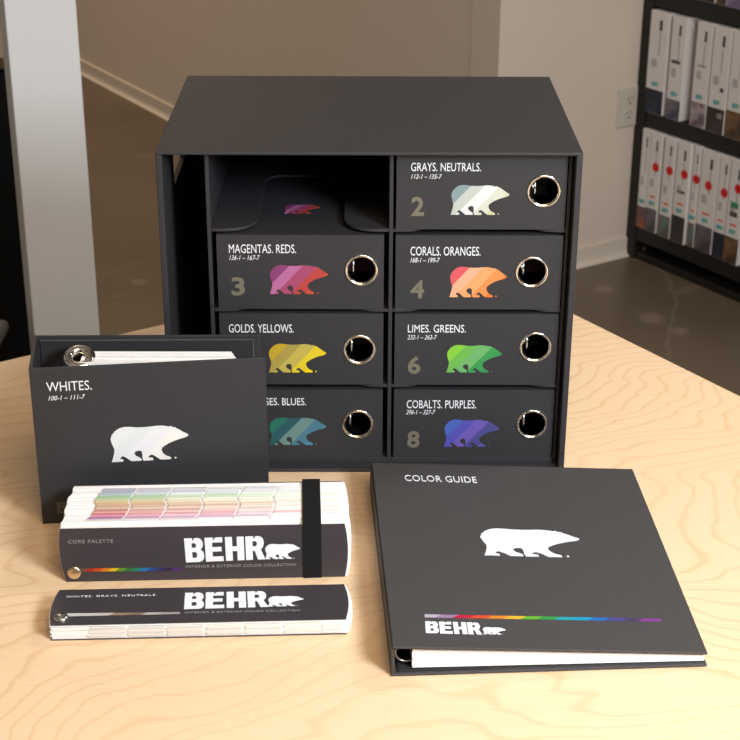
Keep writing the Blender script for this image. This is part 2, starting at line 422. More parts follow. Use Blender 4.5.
for x0, x1 in ((-.1645, -.1605), (.0205, .0245), (.2000, .2034)):
    MB().box(x0, x1, YI, YB, .004, H-TT-.0002).build('divider', BOARD, case, .0005)
def shelf_outline(x0, x1):
    # front edge with the broad rounded finger cut-out
    m = (x0+x1)/2; hw = .0445; dp = .184; r = .034; r2 = .02
    pts = [(x0, YI), ]
    def arc(cx, cy, r, a0, a1, k=7): return [(cx+r*math.cos(a0+(a1-a0)*i/k), cy+r*math.sin(a0+(a1-a0)*i/k)) for i in range(k+1)]
    pts += arc(m-hw-r, YI+r, r, -PI/2, 0)
    pts += arc(m-hw+r2, YI+dp-r2, r2, PI, PI/2)
    pts += arc(m+hw-r2, YI+dp-r2, r2, PI/2, 0)
    pts += arc(m+hw+r, YI+r, r, PI, 1.5*PI)
    pts += [(x1, YI), (x1, YB), (x0, YB)]
    return pts
for x0, x1 in ((-.1603, .0203), (.0247, .1998)):
    for z in FLOORS[1:]:
        mb = MB(); mb.plate([shelf_outline(x0, x1)], (V((0, 0, 0)), X, Y), z-.003, z); mb.build('shelf', BOARD, case, .0004)
    MB().box(x0, x1, YI, YB, .0041, FLOORS[0]).build('shelf', BOARD, case, .0004)

# ------------------------------------------------------------------ ring binders in the compartments
BL, BT, BD = .171, .0812, .228        # spine length, thickness, cover depth
def binder_shell(b, fr_pts, ring_u, ring_r, spine_fr, sl, st):
    """spine board with its round finger hole and metal eyelet"""
    o, a, c = spine_fr; n = a.cross(c)
    mb = MB(); mb.plate([[(0, 0), (sl, 0), (sl, st), (0, st)], circle(ring_u[0], ring_u[1], ring_r-.0012)], spine_fr, -.003, 0)
    mb.build('spine', BOARD, b)
    mb = MB(); cen = o+a*ring_u[0]+c*ring_u[1]
    mb.torus(cen + n*.0004, n, ring_r-.0004, .0014, None)
    mb.lathe(cen, n, [(ring_r-.0014, -.005), (ring_r-.0020, -.005), (ring_r-.0020, 0.0008), (ring_r-.0014, 0.0008)], None, 48)
    return mb.build('eyelet', CHROME, b)

GREYS = [(134,160,167), (196,206,202), (230,236,243), (215,221,208), (208,209,170)]
COLS = {
 'grays': GREYS,
 'corals': [(226,92,104), (250,184,150), (253,172,112), (246,150,82), (243,124,36)],
 'magentas': [(140,62,124), (192,112,168), (172,74,116), (192,68,66), (206,84,48)],
 'golds': [(206,174,44), (182,166,78), (208,190,88), (240,216,40), (253,226,0)],
 'blues': [(34,122,104), (36,96,104), (112,150,150), (72,132,156), (72,146,190)],
 'limes': [(138,212,62), (112,192,84), (112,186,112), (54,160,84), (44,150,92)],
 'cobalts': [(74,104,196), (86,84,190), (110,92,190), (78,76,150), (88,88,172)],
}
# column x, floor, x-start, depth set-back, title, box, code, box, number, box, bear box, ring centre, label
SPEC = [
 ('grays', 1, 3, 'GRAYS. NEUTRALS.', (411,481.3,162.9,171.1), '112-1 – 135-7', (411.2,442,174.3,178.7), '2', (411.2,424.3,196.8,215.9), (450.5,510,185,214.8), (544,191),
  'charcoal ring binder lettered GRAYS. NEUTRALS. with pale grey bear, top right compartment'),
 ('corals', 1, 2, 'CORALS. ORANGES.', (410.4,480.7,246.8,255.5), '168-1 – 199-7', (410.4,440,257.8,262.5), '4', (410.4,424.3,280.3,298.2), (449.3,507.4,266.8,297.2), (532,272),
  'charcoal ring binder lettered CORALS. ORANGES. with orange bear, under the greys binder'),
 ('limes', 1, 1, 'LIMES. GREENS.', (407.9,466,324.8,332.4), '232-1 – 263-7', (407.3,437,335,339.4), '6', (407.6,420.7,356.2,373.9), (446.2,502.7,345,372.4), (535.5,347),
  'charcoal ring binder lettered LIMES. GREENS. with green bear, third down on the right'),
 ('cobalts', 1, 0, 'COBALTS. PURPLES.', (406.7,476.3,400.3,408.2), '296-1 – 327-7', (406,435.3,410,414.3), '8', (407,419.7,431,447.6), (443.7,499.3,419.6,446.7), (532,424),
  'charcoal ring binder lettered COBALTS. PURPLES. with violet bear, bottom right compartment'),
 ('magentas', 0, 2, 'MAGENTAS. REDS.', (229,296,244.5,253), '136-1 – 167-7', (229.4,259.8,255.3,260), '3', (231.8,244.6,277.2,295.5), (270,328,265,294), (361.5,270),
  'charcoal ring binder lettered MAGENTAS. REDS. with magenta bear, under the empty compartment'),
 ('golds', 0, 1, 'GOLDS. YELLOWS.', (229,293.5,324.3,332.5), None, None, None, None, (269,326.2,343.8,372.4), (359.5,349.5),
  'charcoal ring binder lettered GOLDS. YELLOWS. with yellow bear, third down on the left'),
 ('blues', 0, 0, 'TURQUOISES. BLUES.', (227,306,398,406.4), None, None, None, None, (269.5,326.2,417.6,444.9), (358,424),
  'charcoal ring binder with teal blue bear, bottom left compartment behind the upright binder'),
]
for key, colm, row, title, tbx, code, cbx, num, nbx, bbx, rc, label in SPEC:
    x0 = (-.1555, .0275)[colm]; bt = BT if row < 3 else .0806
    L0 = V((x0, YI, TZ+FLOORS[row]+.0001))
    b = thing('ring_binder', L0, label, 'binder', 'ring binders filed in the case')
    fr = (V((0, 0, 0)), X, Z)
    ru = px(fr, L0, *rc)
    binder_shell(b, None, ru, .0162, fr, BL, bt)
    MB().box(0, BL, .0031, BD, 0, .0026).build('cover', BOARD, b, .0006)
    tc_ = MB().box(0, BL, .0031, BD, bt-.0026, bt).build('cover', BOARD, b, .0006)
    # paper block and ring mechanism
    pg = MB()
    for i in range(9): pg.box(.012+random.random()*.002, BL-.010, .076+random.random()*.004, BD-.008, .012+i*.0058, .012+i*.0058+.0055, None)
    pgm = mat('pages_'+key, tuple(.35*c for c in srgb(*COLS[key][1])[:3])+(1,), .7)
    pg.build('pages', pgm, b)
    rg = MB(); rg.box(.025, .112, .0035, .006, bt*.3, bt*.7)
    rg.torus((.036, .024, bt*.48), (1, 0, 0), .0175, .0017, None, 32, 8); rg.torus((ru[0]-.0085, .018, ru[1]), (1, 0, 0), .0110, .0014, None, 32, 8)
    rg.build('ring_mechanism', STEEL, b)
    mats = [mat('bear_%s_%d' % (key, i), tuple(v*.74 for v in srgb(*c)[:3])+(1,), .5) for i, c in enumerate(COLS[key])]
    def bx(q): a_, c_ = px(fr, L0, q[0], q[3]), px(fr, L0, q[1], q[2]); return a_[0], c_[0], a_[1], c_[1]
    text(fr, title, *bx(tbx), WHITEINK, b, 'title_lettering', -.002)
    if code: text(fr, code, *bx(cbx), WHITEINK, b, 'code_lettering', 0, .3)
    if num: text(fr, num, *bx(nbx), OLIVEINK, b, 'number_lettering', .028)
    bear(fr, *bx(bbx), mats, b)
    if key == 'magentas':             # seen through the shelf's cut-out: the emblem printed on the top cover
        ft = (V((0, 0, bt)), X, Y)
        bear(ft, .066, .103, .068, .098, mats, b, name='cover_emblem', dot=False)

# ------------------------------------------------------------------ the binder taken out and stood on end
WL = thing('ring_binder', (-.329, -.1125, TZ), 'charcoal ring binder lettered WHITES. with white bear, upright on the table at left', 'binder')
L0 = V((-.329, -.1125, TZ)); HB = .1725
FL, FR, BLc, BR = V((0, 0, 0)), V((.2276, .0280, 0)), V((-.0105, .0835, 0)), V((.2180, .0875, 0))
def upright(p, q, inside, t, z0, z1, name, m, bev=.0007):
    d = (q-p).normalized(); i = V((-d.y, d.x, 0)); i = i if i.dot(inside) > 0 else -i
    qd = [p, q, q+i*t, p+i*t]
    return MB().hexa([tuple(v+Z*z0) for v in qd]+[tuple(v+Z*z1) for v in qd]).build(name, m, WL, bev)
upright(FL, FR, Y, .0026, .0002, HB, 'cover', BOARD)
upright(BLc, BR, -Y, .0026, .0002, HB, 'cover', BOARD)
upright(BLc+V((.006, -.0028, 0)), BR+V((-.006, -.0028, 0)), -Y, .0012, .004, HB-.004, 'cover_lining', INNER, .0004)
mb = MB(); dd = (BR-BLc).normalized(); p, q = BLc+V((.006, -.0040, 0)), BR+V((-.006, -.0040, 0))
mb.fbox((p, dd, Z), 0, (q-p).length, HB-.0046, HB-.0038, 0, .0004); mb.fbox((p, dd, Z), (q-p).length-.0008, (q-p).length, .004, HB-.0038, 0, .0004)
mb.build('lining_edge_highlight', mat('lit_edge_grey', (.10, .10, .115, 1), .7), WL)  # paler strip: light caught on the lining's cut edge, put into the colour
# spine (left), with the same finger hole and eyelet
sd = (FL-BLc).normalized(); o_ = BLc + sd*.0028; ln = (FL-BLc).length - .0030
sfr = (o_, sd, Z)   # normal = sd x Z -> outward left
if sfr[1].cross(Z).x > 0: sfr = (FL - sd*.0002, -sd, Z)
binder_shell(WL, None, (ln*.5, .085), .0162, (sfr[0] + V((0, 0, .0002)), sfr[1], Z), ln, HB-.0004)
# lever ring and pages
rg = MB()
cen = V((.0398, .0510, 0))
for z in (.045, .1605):
    rg.torus(cen+Z*z, (0.06, -.42, .9), .0112, .0057, None, 48, 16)
rg.box(.004, .008, .03, .062, .02, HB-.030)
rg.build('ring_mechanism', CHROME, WL)
pg = MB()
d = (BR-BLc).normalized()
for i in range(14):
    yy = .0400+i*.0019; e = random.random()*.004
    pg.box(.0415+random.random()*.001, .190 + .010*(1-i/13) + e*.3, yy, yy+.00165, .008, .1610+random.random()*.0016)
pg.build('pages', PAPER, WL)
fw = (V((0, 0, 0)), FR.normalized(), Z)
def wbx(x0, x1, y0, y1): a_, c_ = px(fw, L0, x0, y1), px(fw, L0, x1, y0); return a_[0], c_[0], a_[1], c_[1]
text(fw, 'WHITES.', *wbx(46.8, 91.2, 380.2, 391.8), WHITEINK, WL, 'title_lettering', -.002)
text(fw, '100-1 – 111-7', *wbx(48.6, 85, 394.3, 400.6), WHITEINK, WL, 'code_lettering', 0, .3)
wm = [mat('bear_white_%d' % i, tuple(v*.86 for v in srgb(*c)[:3])+(1,), .5) for i, c in enumerate([(228,234,240), (222,230,236), (232,234,242), (238,238,238), (236,236,232)])]
def cnr(bl, tr): a_, c_ = px(fw, L0, *bl), px(fw, L0, *tr); return a_[0], c_[0], a_[1], c_[1]
bear(fw, *cnr((111.8, 462.3), (188.0, 423.6)), wm, WL)
p0 = px(fw, L0, 57.6, 513.4); p1 = px(fw, L0, 57.6, 502)
wd = (p1[1]-p0[1])*3.25
brand_letters(fw, (p0, (p0[0]+wd, p0[1]), (p0[0], p1[1]), (p0[0]+wd, p1[1])), DIMINK, WL)

# ------------------------------------------------------------------ fan decks
def arc_profile(L, Hh, bulge, k=10, inset=0., lt=0., lsh=0.):
    """rectangle L x H (centred in x) whose short ends bow outward"""
    pts = []
    for i in range(k+1):
        t = i/k; pts.append((L/2-inset+bulge*(1-(2*t-1)**2), Hh*t))
    for i in range(k+1):
        t = 1-i/k; pts.append((-L/2+inset-bulge*(1-(2*t-1)**2)+lt*t+lsh, Hh*t))
    return pts

def chip_mat(c): return mat('chip_%02x%02x%02x' % tuple(int(v) for v in c), srgb(*c), .6)

# --- thick deck lying on its long edge, bound by a black elastic
p0, p1 = V((-.2873, -.2197, 0)), V((-.0215, -.2136, 0)); mid = (p0+p1)/2
fx = V((.2672, .0105, 0)).normalized(); fy = V((-fx.y, fx.x, 0))
CL0 = V((mid.x, mid.y, TZ))
cd = thing('fan_deck', CL0, 'thick paint fan deck with rainbow striped cover, on its edge with black elastic band', 'fan deck', None)
DL, DH, DT = .2640, .0545, .084
lean = V((-.0012, .0070, 0))            # the front leans back a little
up = (Z*DH + fy*.0065).normalized()
ff = (V((0, 0, .0002)), fx, up)            # front face frame, normal towards the camera
nf = fx.cross(up)
mb = MB(); mb.plate([arc_profile(DL, DH, .0030, lt=-.0034)], ff, -.0012, 0); mb.build('cover', FANCOVER, cd, .0003)
# colour pages: many thin leaves, the chip colours showing on their upper edges
ROWS = [(150,142,170), (140,150,178), (150,168,190), (170,195,205), (124,184,132), (142,194,124), (196,196,140), (206,180,110), (206,166,104), (190,120,80), (214,170,140), (178,86,70), (222,140,130), (196,66,80), (214,110,150), (160,80,150), (214,206,214)]
pm = MB(); pm.mi(PAPER)
NP = 46
for i in range(NP):
    t = i/(NP-1); y = .0016 + (DT-.0016)*t; th_ = (DT-.0016)/NP*.92
    hh = DH - .0007 - random.random()*.0007 - .0006*(1 if i % 6 == 5 else 0)
    sh = .0012*math.sin(t*7.5)+.0009*math.sin(t*23+1) + random.uniform(-.0004, .0004) + .0016*t*0
    prof = [(x+sh, z) for x, z in arc_profile(DL + .0034, hh, .0030, 8, 0, -.0034, .0005+.0035*t)]
    o3 = V((0, 0, .0003)) + fy*y + (up-Z*up.z)*0
    pm.plate([prof], (o3, fx, up), -th_, 0, PAPER)
pgs = pm.build('pages', PAPER, cd)
ck = MB()
random.seed(3)
for i in range(NP-1, -1, -1):
    t = i/(NP-1)
    if t > .93 or t < .14: continue
    s = (.93-t)/(.93-.14); y = .0016 + (DT-.0016)*t; th_ = (DT-.0016)/NP
    rr = min(int(s*len(ROWS)), len(ROWS)-1)
    base_c = [v*.74+182*.26 for v in ROWS[rr]]
    zig = .0045*abs(((s*3.0) % 2)-1) + .0012*random.uniform(-1, 1)
    x0 = -DL/2 + .0255 + zig - .006*s*1.0
    for j in range(7):
        f = .22 + .66*(j/6.3)**.8 if j else .20
        f = max(.05, min(.97, f + random.uniform(-.18, .18)))
        c = [int((v*(1-f)+250*f)//6*6) for v in base_c]
        a_, b_ = x0 + j*.0347, x0 + j*.0347 + .0322
        if b_ > DL/2-.004: b_ = DL/2-.004
        if b_-a_ < .004: continue
        ck.fbox((V((0, 0, .0003)) + fy*y, fx, up), a_, b_, DH-.0006, DH-.00015 + random.random()*.0002, -th_*.9, 0, chip_mat(c))
ck.build('colour_chips', None, cd)
mb = MB(); mb.plate([arc_profile(DL, DH-.0004, .0032)], (ff[0]+fy*(DT+.0016), fx, up), -.0012, 0); mb.build('cover', FANCOVER, cd, .0003)
# elastic band round the deck
e0 = px(ff, CL0, 302.8, 545)[0]; e1 = px(ff, CL0, 321.6, 545)[0]
eb = MB(); bt_ = .0011; z0_, z1_ = .0002, DH+.0002
O = [(-.0001-bt_-0, -.0002), (DT+.003+bt_, -.0002), (DT+.003+bt_, z1_+bt_), (-bt_, z1_+bt_)]
I = [(-.0002, .0000), (DT+.003, .0000), (DT+.003, z1_), (-.0002, z1_)]
eb.plate([O, I], (V((0, 0, .0004)) + fx*e0, fy, up), 0, e1-e0)
eb.build('elastic_band', ELASTIC, cd, .0003)
def fbx(fr, L0, x0, x1, y0, y1): a_, c_ = px(fr, L0, x0, y1), px(fr, L0, x1, y0); return a_[0], c_[0], a_[1], c_[1]
def quad(fr, L0, bl, br, tl, tr): return tuple(px(fr, L0, *p) for p in (bl, br, tl, tr))
mb = MB(); u, v = px(ff, CL0, 74.3, 572.8)
mb.lathe(V((0, 0, .0002))+fx*u+up*v, nf, [(0, .0016), (.0045, .0016), (.0060, .0011), (.0066, 0), (.0066, -.0005)], None); mb.build('rivet', BRASSY, cd)
text(ff, 'CORE PALETTE', *fbx(ff, CL0, 68.3, 113, 539.3, 543.5), SILVERINK, cd, 'title_lettering', 0, 0, 1.15)
brand_letters(ff, quad(ff, CL0, (186.4, 562.4), (264.6, 559.2), (184.4, 538.4), (264.0, 535.8)), WHITEINK, cd)
bear(ff, *fbx(ff, CL0, 265.2, 300, 543.4, 559.2), [WHITEINK], cd)
text(ff, 'INTERIOR & EXTERIOR COLOR COLLECTION', *fbx(ff, CL0, 186.2, 296, 563.2, 567.8), SILVERINK, cd, 'tagline_lettering', 0, 0, 1.1)
RB = [(110,90,70), (190,40,25), (225,75,25), (240,140,20), (245,205,20), (105,165,30), (30,125,55), (20,135,120), (25,125,205), (35,75,160), (45,45,110), (45,30,70), (85,45,120)]
a_ = quad(ff, CL0, (80, 571.6), (182.2, 570.6), (80, 568.4), (182.2, 567.4)); stripe_line(ff, a_[0], a_[1], a_[2], a_[3], RB, cd)

# --- thin deck lying flat
p0, p1 = V((-.2834, -.3199, 0)), V((-.0197, -.3097, 0)); fx2 = V((.2635, .0108, 0)).normalized(); fy2 = V((-fx2.y, fx2.x, 0)); mid = (p0+p1)/2
WL0 = V((mid.x, mid.y, TZ))
wf = thing('fan_deck', WL0, 'thin paint fan deck of whites and greys lying flat in front of the thick one', 'fan deck')
FD, FT = .0580, .0168
o4 = V((0, .0005, 0))
def fl2(z): return (o4 + Z*z, fx2, fy2)
mb = MB(); mb.plate([arc_profile(DL-.001, FD, .0034)], fl2(.0002), 0, .0010); mb.build('cover', FANCOVER, wf, .0003)
mb = MB(); mb.plate([arc_profile(DL-.002, FD, .0034)], fl2(FT), -.0011, 0); mb.build('cover', FANCOVER, wf, .0003)
pm = MB(); N2 = 15
random.seed(5)
for i in range(N2):
    z = .0013 + (FT-.0026)*i/N2; t_ = (FT-.0026)/N2
    sh = random.uniform(0, .0022); g = random.uniform(-.0006, .0010)
    prof = [(x+sh, y+g) for x, y in arc_profile(DL+.0008, FD, .0034, 8)]
    pm.plate([prof], fl2(z), 0, t_*(.9 if i % 4 else .72), PAPER)
pm.build('pages', PAPER, wf)
ck = MB()
GR = [(196,190,184), (206,206,202), (188,184,178), (214,208,200), (200,198,200)]
for i in range(2, N2-2):
    z = .0013 + (FT-.0026)*i/N2; t_ = (FT-.0026)/N2
    for j in range(7):
        f = random.uniform(.15, .55) + .05*j; c = [int((v*(1-min(.9, f))+246*min(.9, f))//6*6) for v in GR[(i*2+j//3) % 5]]
        x0 = -DL/2 + .034 + j*.0347 + random.uniform(-.0012, .0012)
        ck.fbox(fl2(z), x0, min(x0+.0315, DL/2-.004), -.0009, .002, 0, t_*.8, chip_mat(c))
ck.build('colour_chips', None, wf)
tf = fl2(FT)
u, v = px(tf, WL0, 61.2, 618.2)
mb = MB(); mb.lathe(tf[0]+fx2*u+fy2*v, Z, [(0, .0030), (.0050, .0030), (.0062, .0022), (.0066, .0006), (.0066, -.0005)], None); mb.build('rivet', STEEL, wf)
text(tf, 'WHITES. GRAYS. NEUTRALS.', *fbx(tf, WL0, 66, 157, 594.1, 597.6), WHITEINK, wf, 'title_lettering', -.008, 0, 1.2)
brand_letters(tf, quad(tf, WL0, (184.4, 609.2), (267.6, 606.9), (185.6, 593), (266.2, 591.1)), WHITEINK, wf)
bear(tf, *fbx(tf, WL0, 267.8, 303.7, 595.8, 606.6), [WHITEINK], wf)
text(tf, 'INTERIOR & EXTERIOR COLOR COLLECTION', *fbx(tf, WL0, 184.5, 300, 609.6, 613.4), SILVERINK, wf, 'tagline_lettering', 0, 0, 1.1)
a_ = quad(tf, WL0, (66, 616.4), (180, 614.0), (66, 613.6), (180, 612.2))
stripe_line(tf, a_[0], a_[1], a_[2], a_[3], [(236,236,238), (230,230,230), (226,222,216), (170,146,124), (150,128,112), (214,206,206), (190,176,182)], wf)

# ------------------------------------------------------------------ colour guide ring binder
GL0 = V((.0188, -.3736, TZ))
gd = thing('colour_guide_binder', GL0, 'large charcoal colour guide binder lying flat on the table, lower right', 'binder')
e = V((.2756, .0153, 0)); bk_ = V((-.0170, .3380, 0))
f0, f1, b0, b1 = V((0, 0, 0)), e, bk_, e+bk_
def slab(a, b, c, d, dz, name, m, bev=.0008):
    return MB().hexa([tuple(v) for v in (a, b, c, d)]+[tuple(v+Z*dz) for v in (a, b, c, d)]).build(name, m, gd, bev)
slab(f0+Z*.0002, f1+Z*.0002, b1+Z*.0002, b0+Z*.0002, .0026, 'back_cover', GUIDE)
tFL, tFR = V((.0012, -.0022, .0302)), V((.2750, .0155, .0122)); tBL, tBR = V((-.0150, .3350, .0302)), V((.2630, .3570, .0117))
slab(tFL, tFR, tBR, tBL, .0024, 'front_cover', GUIDE)
slab(f0+V((.0002, .0006, .0030)), f0+V((.0030, .0008, .0030)), b0+V((.0030, -.001, .003)), b0+V((.0002, -.001, .0030)), .0270, 'spine', GUIDE)
slab(f0+V((.006, .003, .0030)), f0+V((.085, .0075, .0030)), b0+V((.085, -.003, .0030)), b0+V((.006, -.004, .0030)), .0016, 'cover_lining', INNER, .0004)
pg = MB(); NPG = 22
ed = e.normalized(); bd = bk_.normalized()
random.seed(11)
for i in range(NPG):
    t0, t1 = i/NPG, (i+.93)/NPG
    def zz(s, t): lo = .0062 - .0022*s; hi = .0290 - (.0290-.0112)*s; return lo+(hi-lo)*t
    jx = random.uniform(0, .0008) + (.0025 if i > 15 else 0)*0; jy = random.uniform(-.0005, .0005)
    P = lambda s, q, t: ed*(.0182+jx + (.2735-.0182)*s) + bd*(.0040+jy + (.327)*q) + Z*(zz(s, t))
    pg.hexa([tuple(P(*k, t0)) for k in ((0, 0), (1, 0), (1, 1), (0, 1))]+[tuple(P(*k, t1)) for k in ((0, 0), (1, 0), (1, 1), (0, 1))])
pg.build('pages', PAPER, gd)
for k in (.012, .10, .19, .30):
    rg = MB(); rg.torus(ed*.0135+bd*k+Z*.0170, bd, .0092, .0011, None, 40, 8); rg.build('ring', mat('dark_nickel', (.30, .29, .27, 1), .3, 1), gd)
gu = (tFR-tFL).normalized(); gv = (tBL-tFL); gv = (gv - gu*gv.dot(gu)).normalized()
gf = (tFL+Z*.0024, gu, gv)
gbx = lambda *q: fbx(gf, GL0, *q)
# title: the photo gives its lower-left and upper-right corners
def corners(fr, L0, bl, tr): a_, c_ = px(fr, L0, *bl), px(fr, L0, *tr); return a_[0], c_[0], a_[1], c_[1]
text(gf, 'COLOR GUIDE', *corners(gf, GL0, (405.2, 480.9), (475.6, 477.0)), WHITEINK, gd, 'title_lettering', 0, 0, 1.05)
bear(gf, *corners(gf, GL0, (484.6, 555.4), (576.4, 530.6)), [WHITEINK], gd)
brand_letters(gf, quad(gf, GL0, (426.2, 633.0), (481.8, 634.6), (425.4, 621.4), (479.4, 622.8)), WHITEINK, gd)
bear(gf, *corners(gf, GL0, (483.6, 634.2), (505.2, 627.8)), [WHITEINK], gd)
a_ = quad(gf, GL0, (424.7, 617.4), (661, 621.6), (424.5, 614.4), (660.6, 619.0))
stripe_line(gf, a_[0], a_[1], a_[2], a_[3], [(206,196,216), (176,140,190), (215,20,70), (236,84,50), (245,150,40), (248,200,50), (110,200,50), (50,170,80), (20,180,200), (0,170,225), (20,120,215), (80,75,165), (75,60,110), (150,60,170)], gd)

# ------------------------------------------------------------------ bookshelf with sample binders
SL = 1.0; SD = .32
IN = B_                                     # into the shelf
sf = thing('bookshelf', S0, 'black metal bookshelf of white sample binders standing against the wall', 'bookshelf')
F0 = (V((0, 0, 0)), A_, Z)                  # shelf-front frame; normal A x Z
nrm = A_.cross(Z)                           # points ... checked below
sgn = 1 if nrm.dot(-IN) > 0 else -1
def sbox(mb, a0, a1, d0, d1, z0, z1, m=None):
    """along the front, depth into the shelf, height"""
    P = lambda a, d, z: tuple(A_*a + IN*d + Z*z)
    return mb.hexa([P(a0,d0,z0),P(a1,d0,z0),P(a1,d1,z0),P(a0,d1,z0),P(a0,d0,z1),P(a1,d0,z1),P(a1,d1,z1),P(a0,d1,z1)], m)
for a0 in (-.061, SL):
    for d0, d1 in ((-.004, .030), (SD-.03, SD)):
        mb = MB(); sbox(mb, a0, a0+.040, d0, d1, 0, 1.9); mb.build('post', BLACKMETAL, sf, .002)
sbox(MB(), -.02, SL, 0, SD, .004, .022).build('deck', BLACKMETAL, sf, .002)
TIERS = [.100, .431, .757, 1.08, 1.40]
for z in TIERS:
    sbox(MB(), -.02, SL, -.002, SD, z-.044, z-.001).build('shelf_board', BLACKMETAL, sf, .002)
for z0, z1 in zip(TIERS, TIERS[1:]): sbox(MB(), -.02, SL, SD-.004, SD, z0, z1-.045).build('back_panel', BLACKMETAL, sf)

def noisy(name, c0, c1, scale):
    if name in _mats: return _mats[name]
    m = bpy.data.materials.new(name); m.use_nodes = True; nt = m.node_tree; b = nt.nodes['Principled BSDF']
    tc = nt.nodes.new('ShaderNodeTexCoord'); n = nt.nodes.new('ShaderNodeTexNoise'); n.inputs['Scale'].default_value = scale; n.inputs['Detail'].default_value = 2
    r = nt.nodes.new('ShaderNodeValToRGB'); r.color_ramp.elements[0].position = .38; r.color_ramp.elements[1].position = .62
    r.color_ramp.elements[0].color = srgb(*c0); r.color_ramp.elements[1].color = srgb(*c1)
    nt.links.new(tc.outputs['Object'], n.inputs['Vector']); nt.links.new(n.outputs['Fac'], r.inputs['Fac']); nt.links.new(r.outputs['Color'], b.inputs['Base Color'])
    b.inputs['Roughness'].default_value = .45; _mats[name] = m; return m

def sample_binder(tier, a0, a1, out, h, photo, ph, label, group, dot=None, tag_c=None, extra=None, title=.72):
    """white slipcase-like binder; out = how far the spine stands proud of its neighbours"""
    z0 = TIERS[tier]; w = a1-a0-.0015
    base_p = S0 + A_*a0 + Z*z0 - IN*out
    b = thing('sample_binder', base_p, label, 'binder', group)
    sbox(MB(), 0, w-.001, 0, .27, .0, h).build('body', BOOKWHITE, b, .0015)
    def sp(name, u0, u1, v0, v1, m): return sbox(MB(), w*u0, w*u1, -.0005, .001, h*v0, h*v1).build(name, m, b)
    sp('photo_panel', .01, .97, .005, ph, photo)
    sp('title_print', .52, .66, title+.1, title+.2, DARKTEXT); sp('subtitle_print', .55, .60, title-.14, title+.08, GREYTEXT)
    mb = MB(); fr = (A_*(w*.5) + Z*(h*(ph+.055)), A_, Z)
    k = 1 if sgn > 0 else -1
    c1, c2 = circle(-.006, 0, .0068, 16), circle(.005, .001, .0062, 16)
    mb.plate([c1], fr, 0, k*.0006, TEAL); mb.plate([c2], fr, 0, k*.0008, mat('green_print', srgb(110, 175, 150), .5)); mb.build('logo_print', None, b)
    sp('small_print', .2, .5, ph+.22, ph+.30, mat('faint_print', srgb(176, 174, 176), .5))
    if dot is not None:
        mb = MB(); mb.plate([circle(w*(dot[0]+.10), h*(dot[1]+.077), .0125, 24)], (V((0, 0, 0)), A_, Z), 0, k*.0007, RED); mb.build('red_dot', None, b)
    if tag_c: sp('coloured_tag', .28, .72, ph+.112, ph+.132, tag_c)
    if extra:
        for nm, u0, u1, v0, v1, m in extra: sp(nm, u0, u1, v0, v1, m)
    return b
NAVY = noisy('photo_navy', (18, 26, 40), (30, 42, 62), 20); PLUM = noisy('photo_plum', (120, 112, 118), (60, 62, 84), 26)
PINK = noisy('photo_pink', (176, 160, 168), (96, 80, 92), 34); DARK = noisy('photo_dark', (40, 34, 36), (58, 52, 54), 20)
BROWN = noisy('photo_brown', (120, 88, 60), (66, 50, 38), 25); GREYP = noisy('photo_grey', (104, 98, 106), (70, 62, 68), 18)
RUST = noisy('photo_rust', (96, 80, 86), (150, 78, 50), 22); STONE = noisy('photo_stone', (120, 116, 110), (84, 80, 78), 18); LILAC = noisy('photo_lilac', (150, 136, 170), (110, 96, 130), 18)
G1 = 'white binders on the bottom shelf of the bookshelf'; G2 = 'white binders on the middle shelf of the bookshelf'; G3 = 'binders on the upper shelf of the bookshelf'
TL = mat('turquoise_tag', srgb(80, 185, 185), .5); GN = mat('green_tag', srgb(30, 140, 90), .5); BLU = mat('blue_strip', srgb(30, 80, 150), .5)
h1 = .283
T1 = [
 (-.018, .018, .010, RUST, .22, None, None, None, 'narrow white binder without red dot, first on the bottom shelf by the wall'),
 (.019, .064, .012, GREYP, .24, (.5, .585), ORANGE, None, 'white binder with red dot, second from the wall on the bottom shelf'),
 (.073, .118, .012, STONE, .22, (.5, .60), ORANGE, [('turquoise_tag', .42, .62, .10, .20, TL)], 'white binder with red dot and turquoise tag, third from the wall on the bottom shelf'),
 (.123, .1755, .012, DARK, .27, (.55, .615), ORANGE, [('dark_label', .22, .78, .50, .525, DARKTEXT)], 'white binder with red dot above a dark label, fourth on the bottom shelf'),
 (.179, .204, .005, STONE, .24, (.55, .60), ORANGE, [('turquoise_tag', .45, .75, .08, .20, TL)], 'thin white binder with red dot set back, fifth from the wall on the bottom shelf'),
 (.207, .272, .004, GREYP, .26, (.42, .585), ORANGE, None, 'widest white binder with red dot on the bottom shelf, right of the thin one'),
 (.274, .316, .004, NAVY, .25, (.5, .57), ORANGE, None, 'white binder with red dot over a dark blue photo on the bottom shelf'),
 (.318, .372, .008, BROWN, .26, (.5, .66), ORANGE, [('green_tag', .2, .7, .54, .60, GN), ('dark_label', .2, .7, .46, .51, DARKTEXT)], 'white binder with red dot and green tag, bottom shelf, cut by right edge'),
]
for a0, a1, out, ph, phh, dot, tc2, ex, lab in T1: sample_binder(0, a0, a1, out, h1 - (.002 if a0 > .2 else 0), ph, phh, lab, G1, dot, tc2, ex)
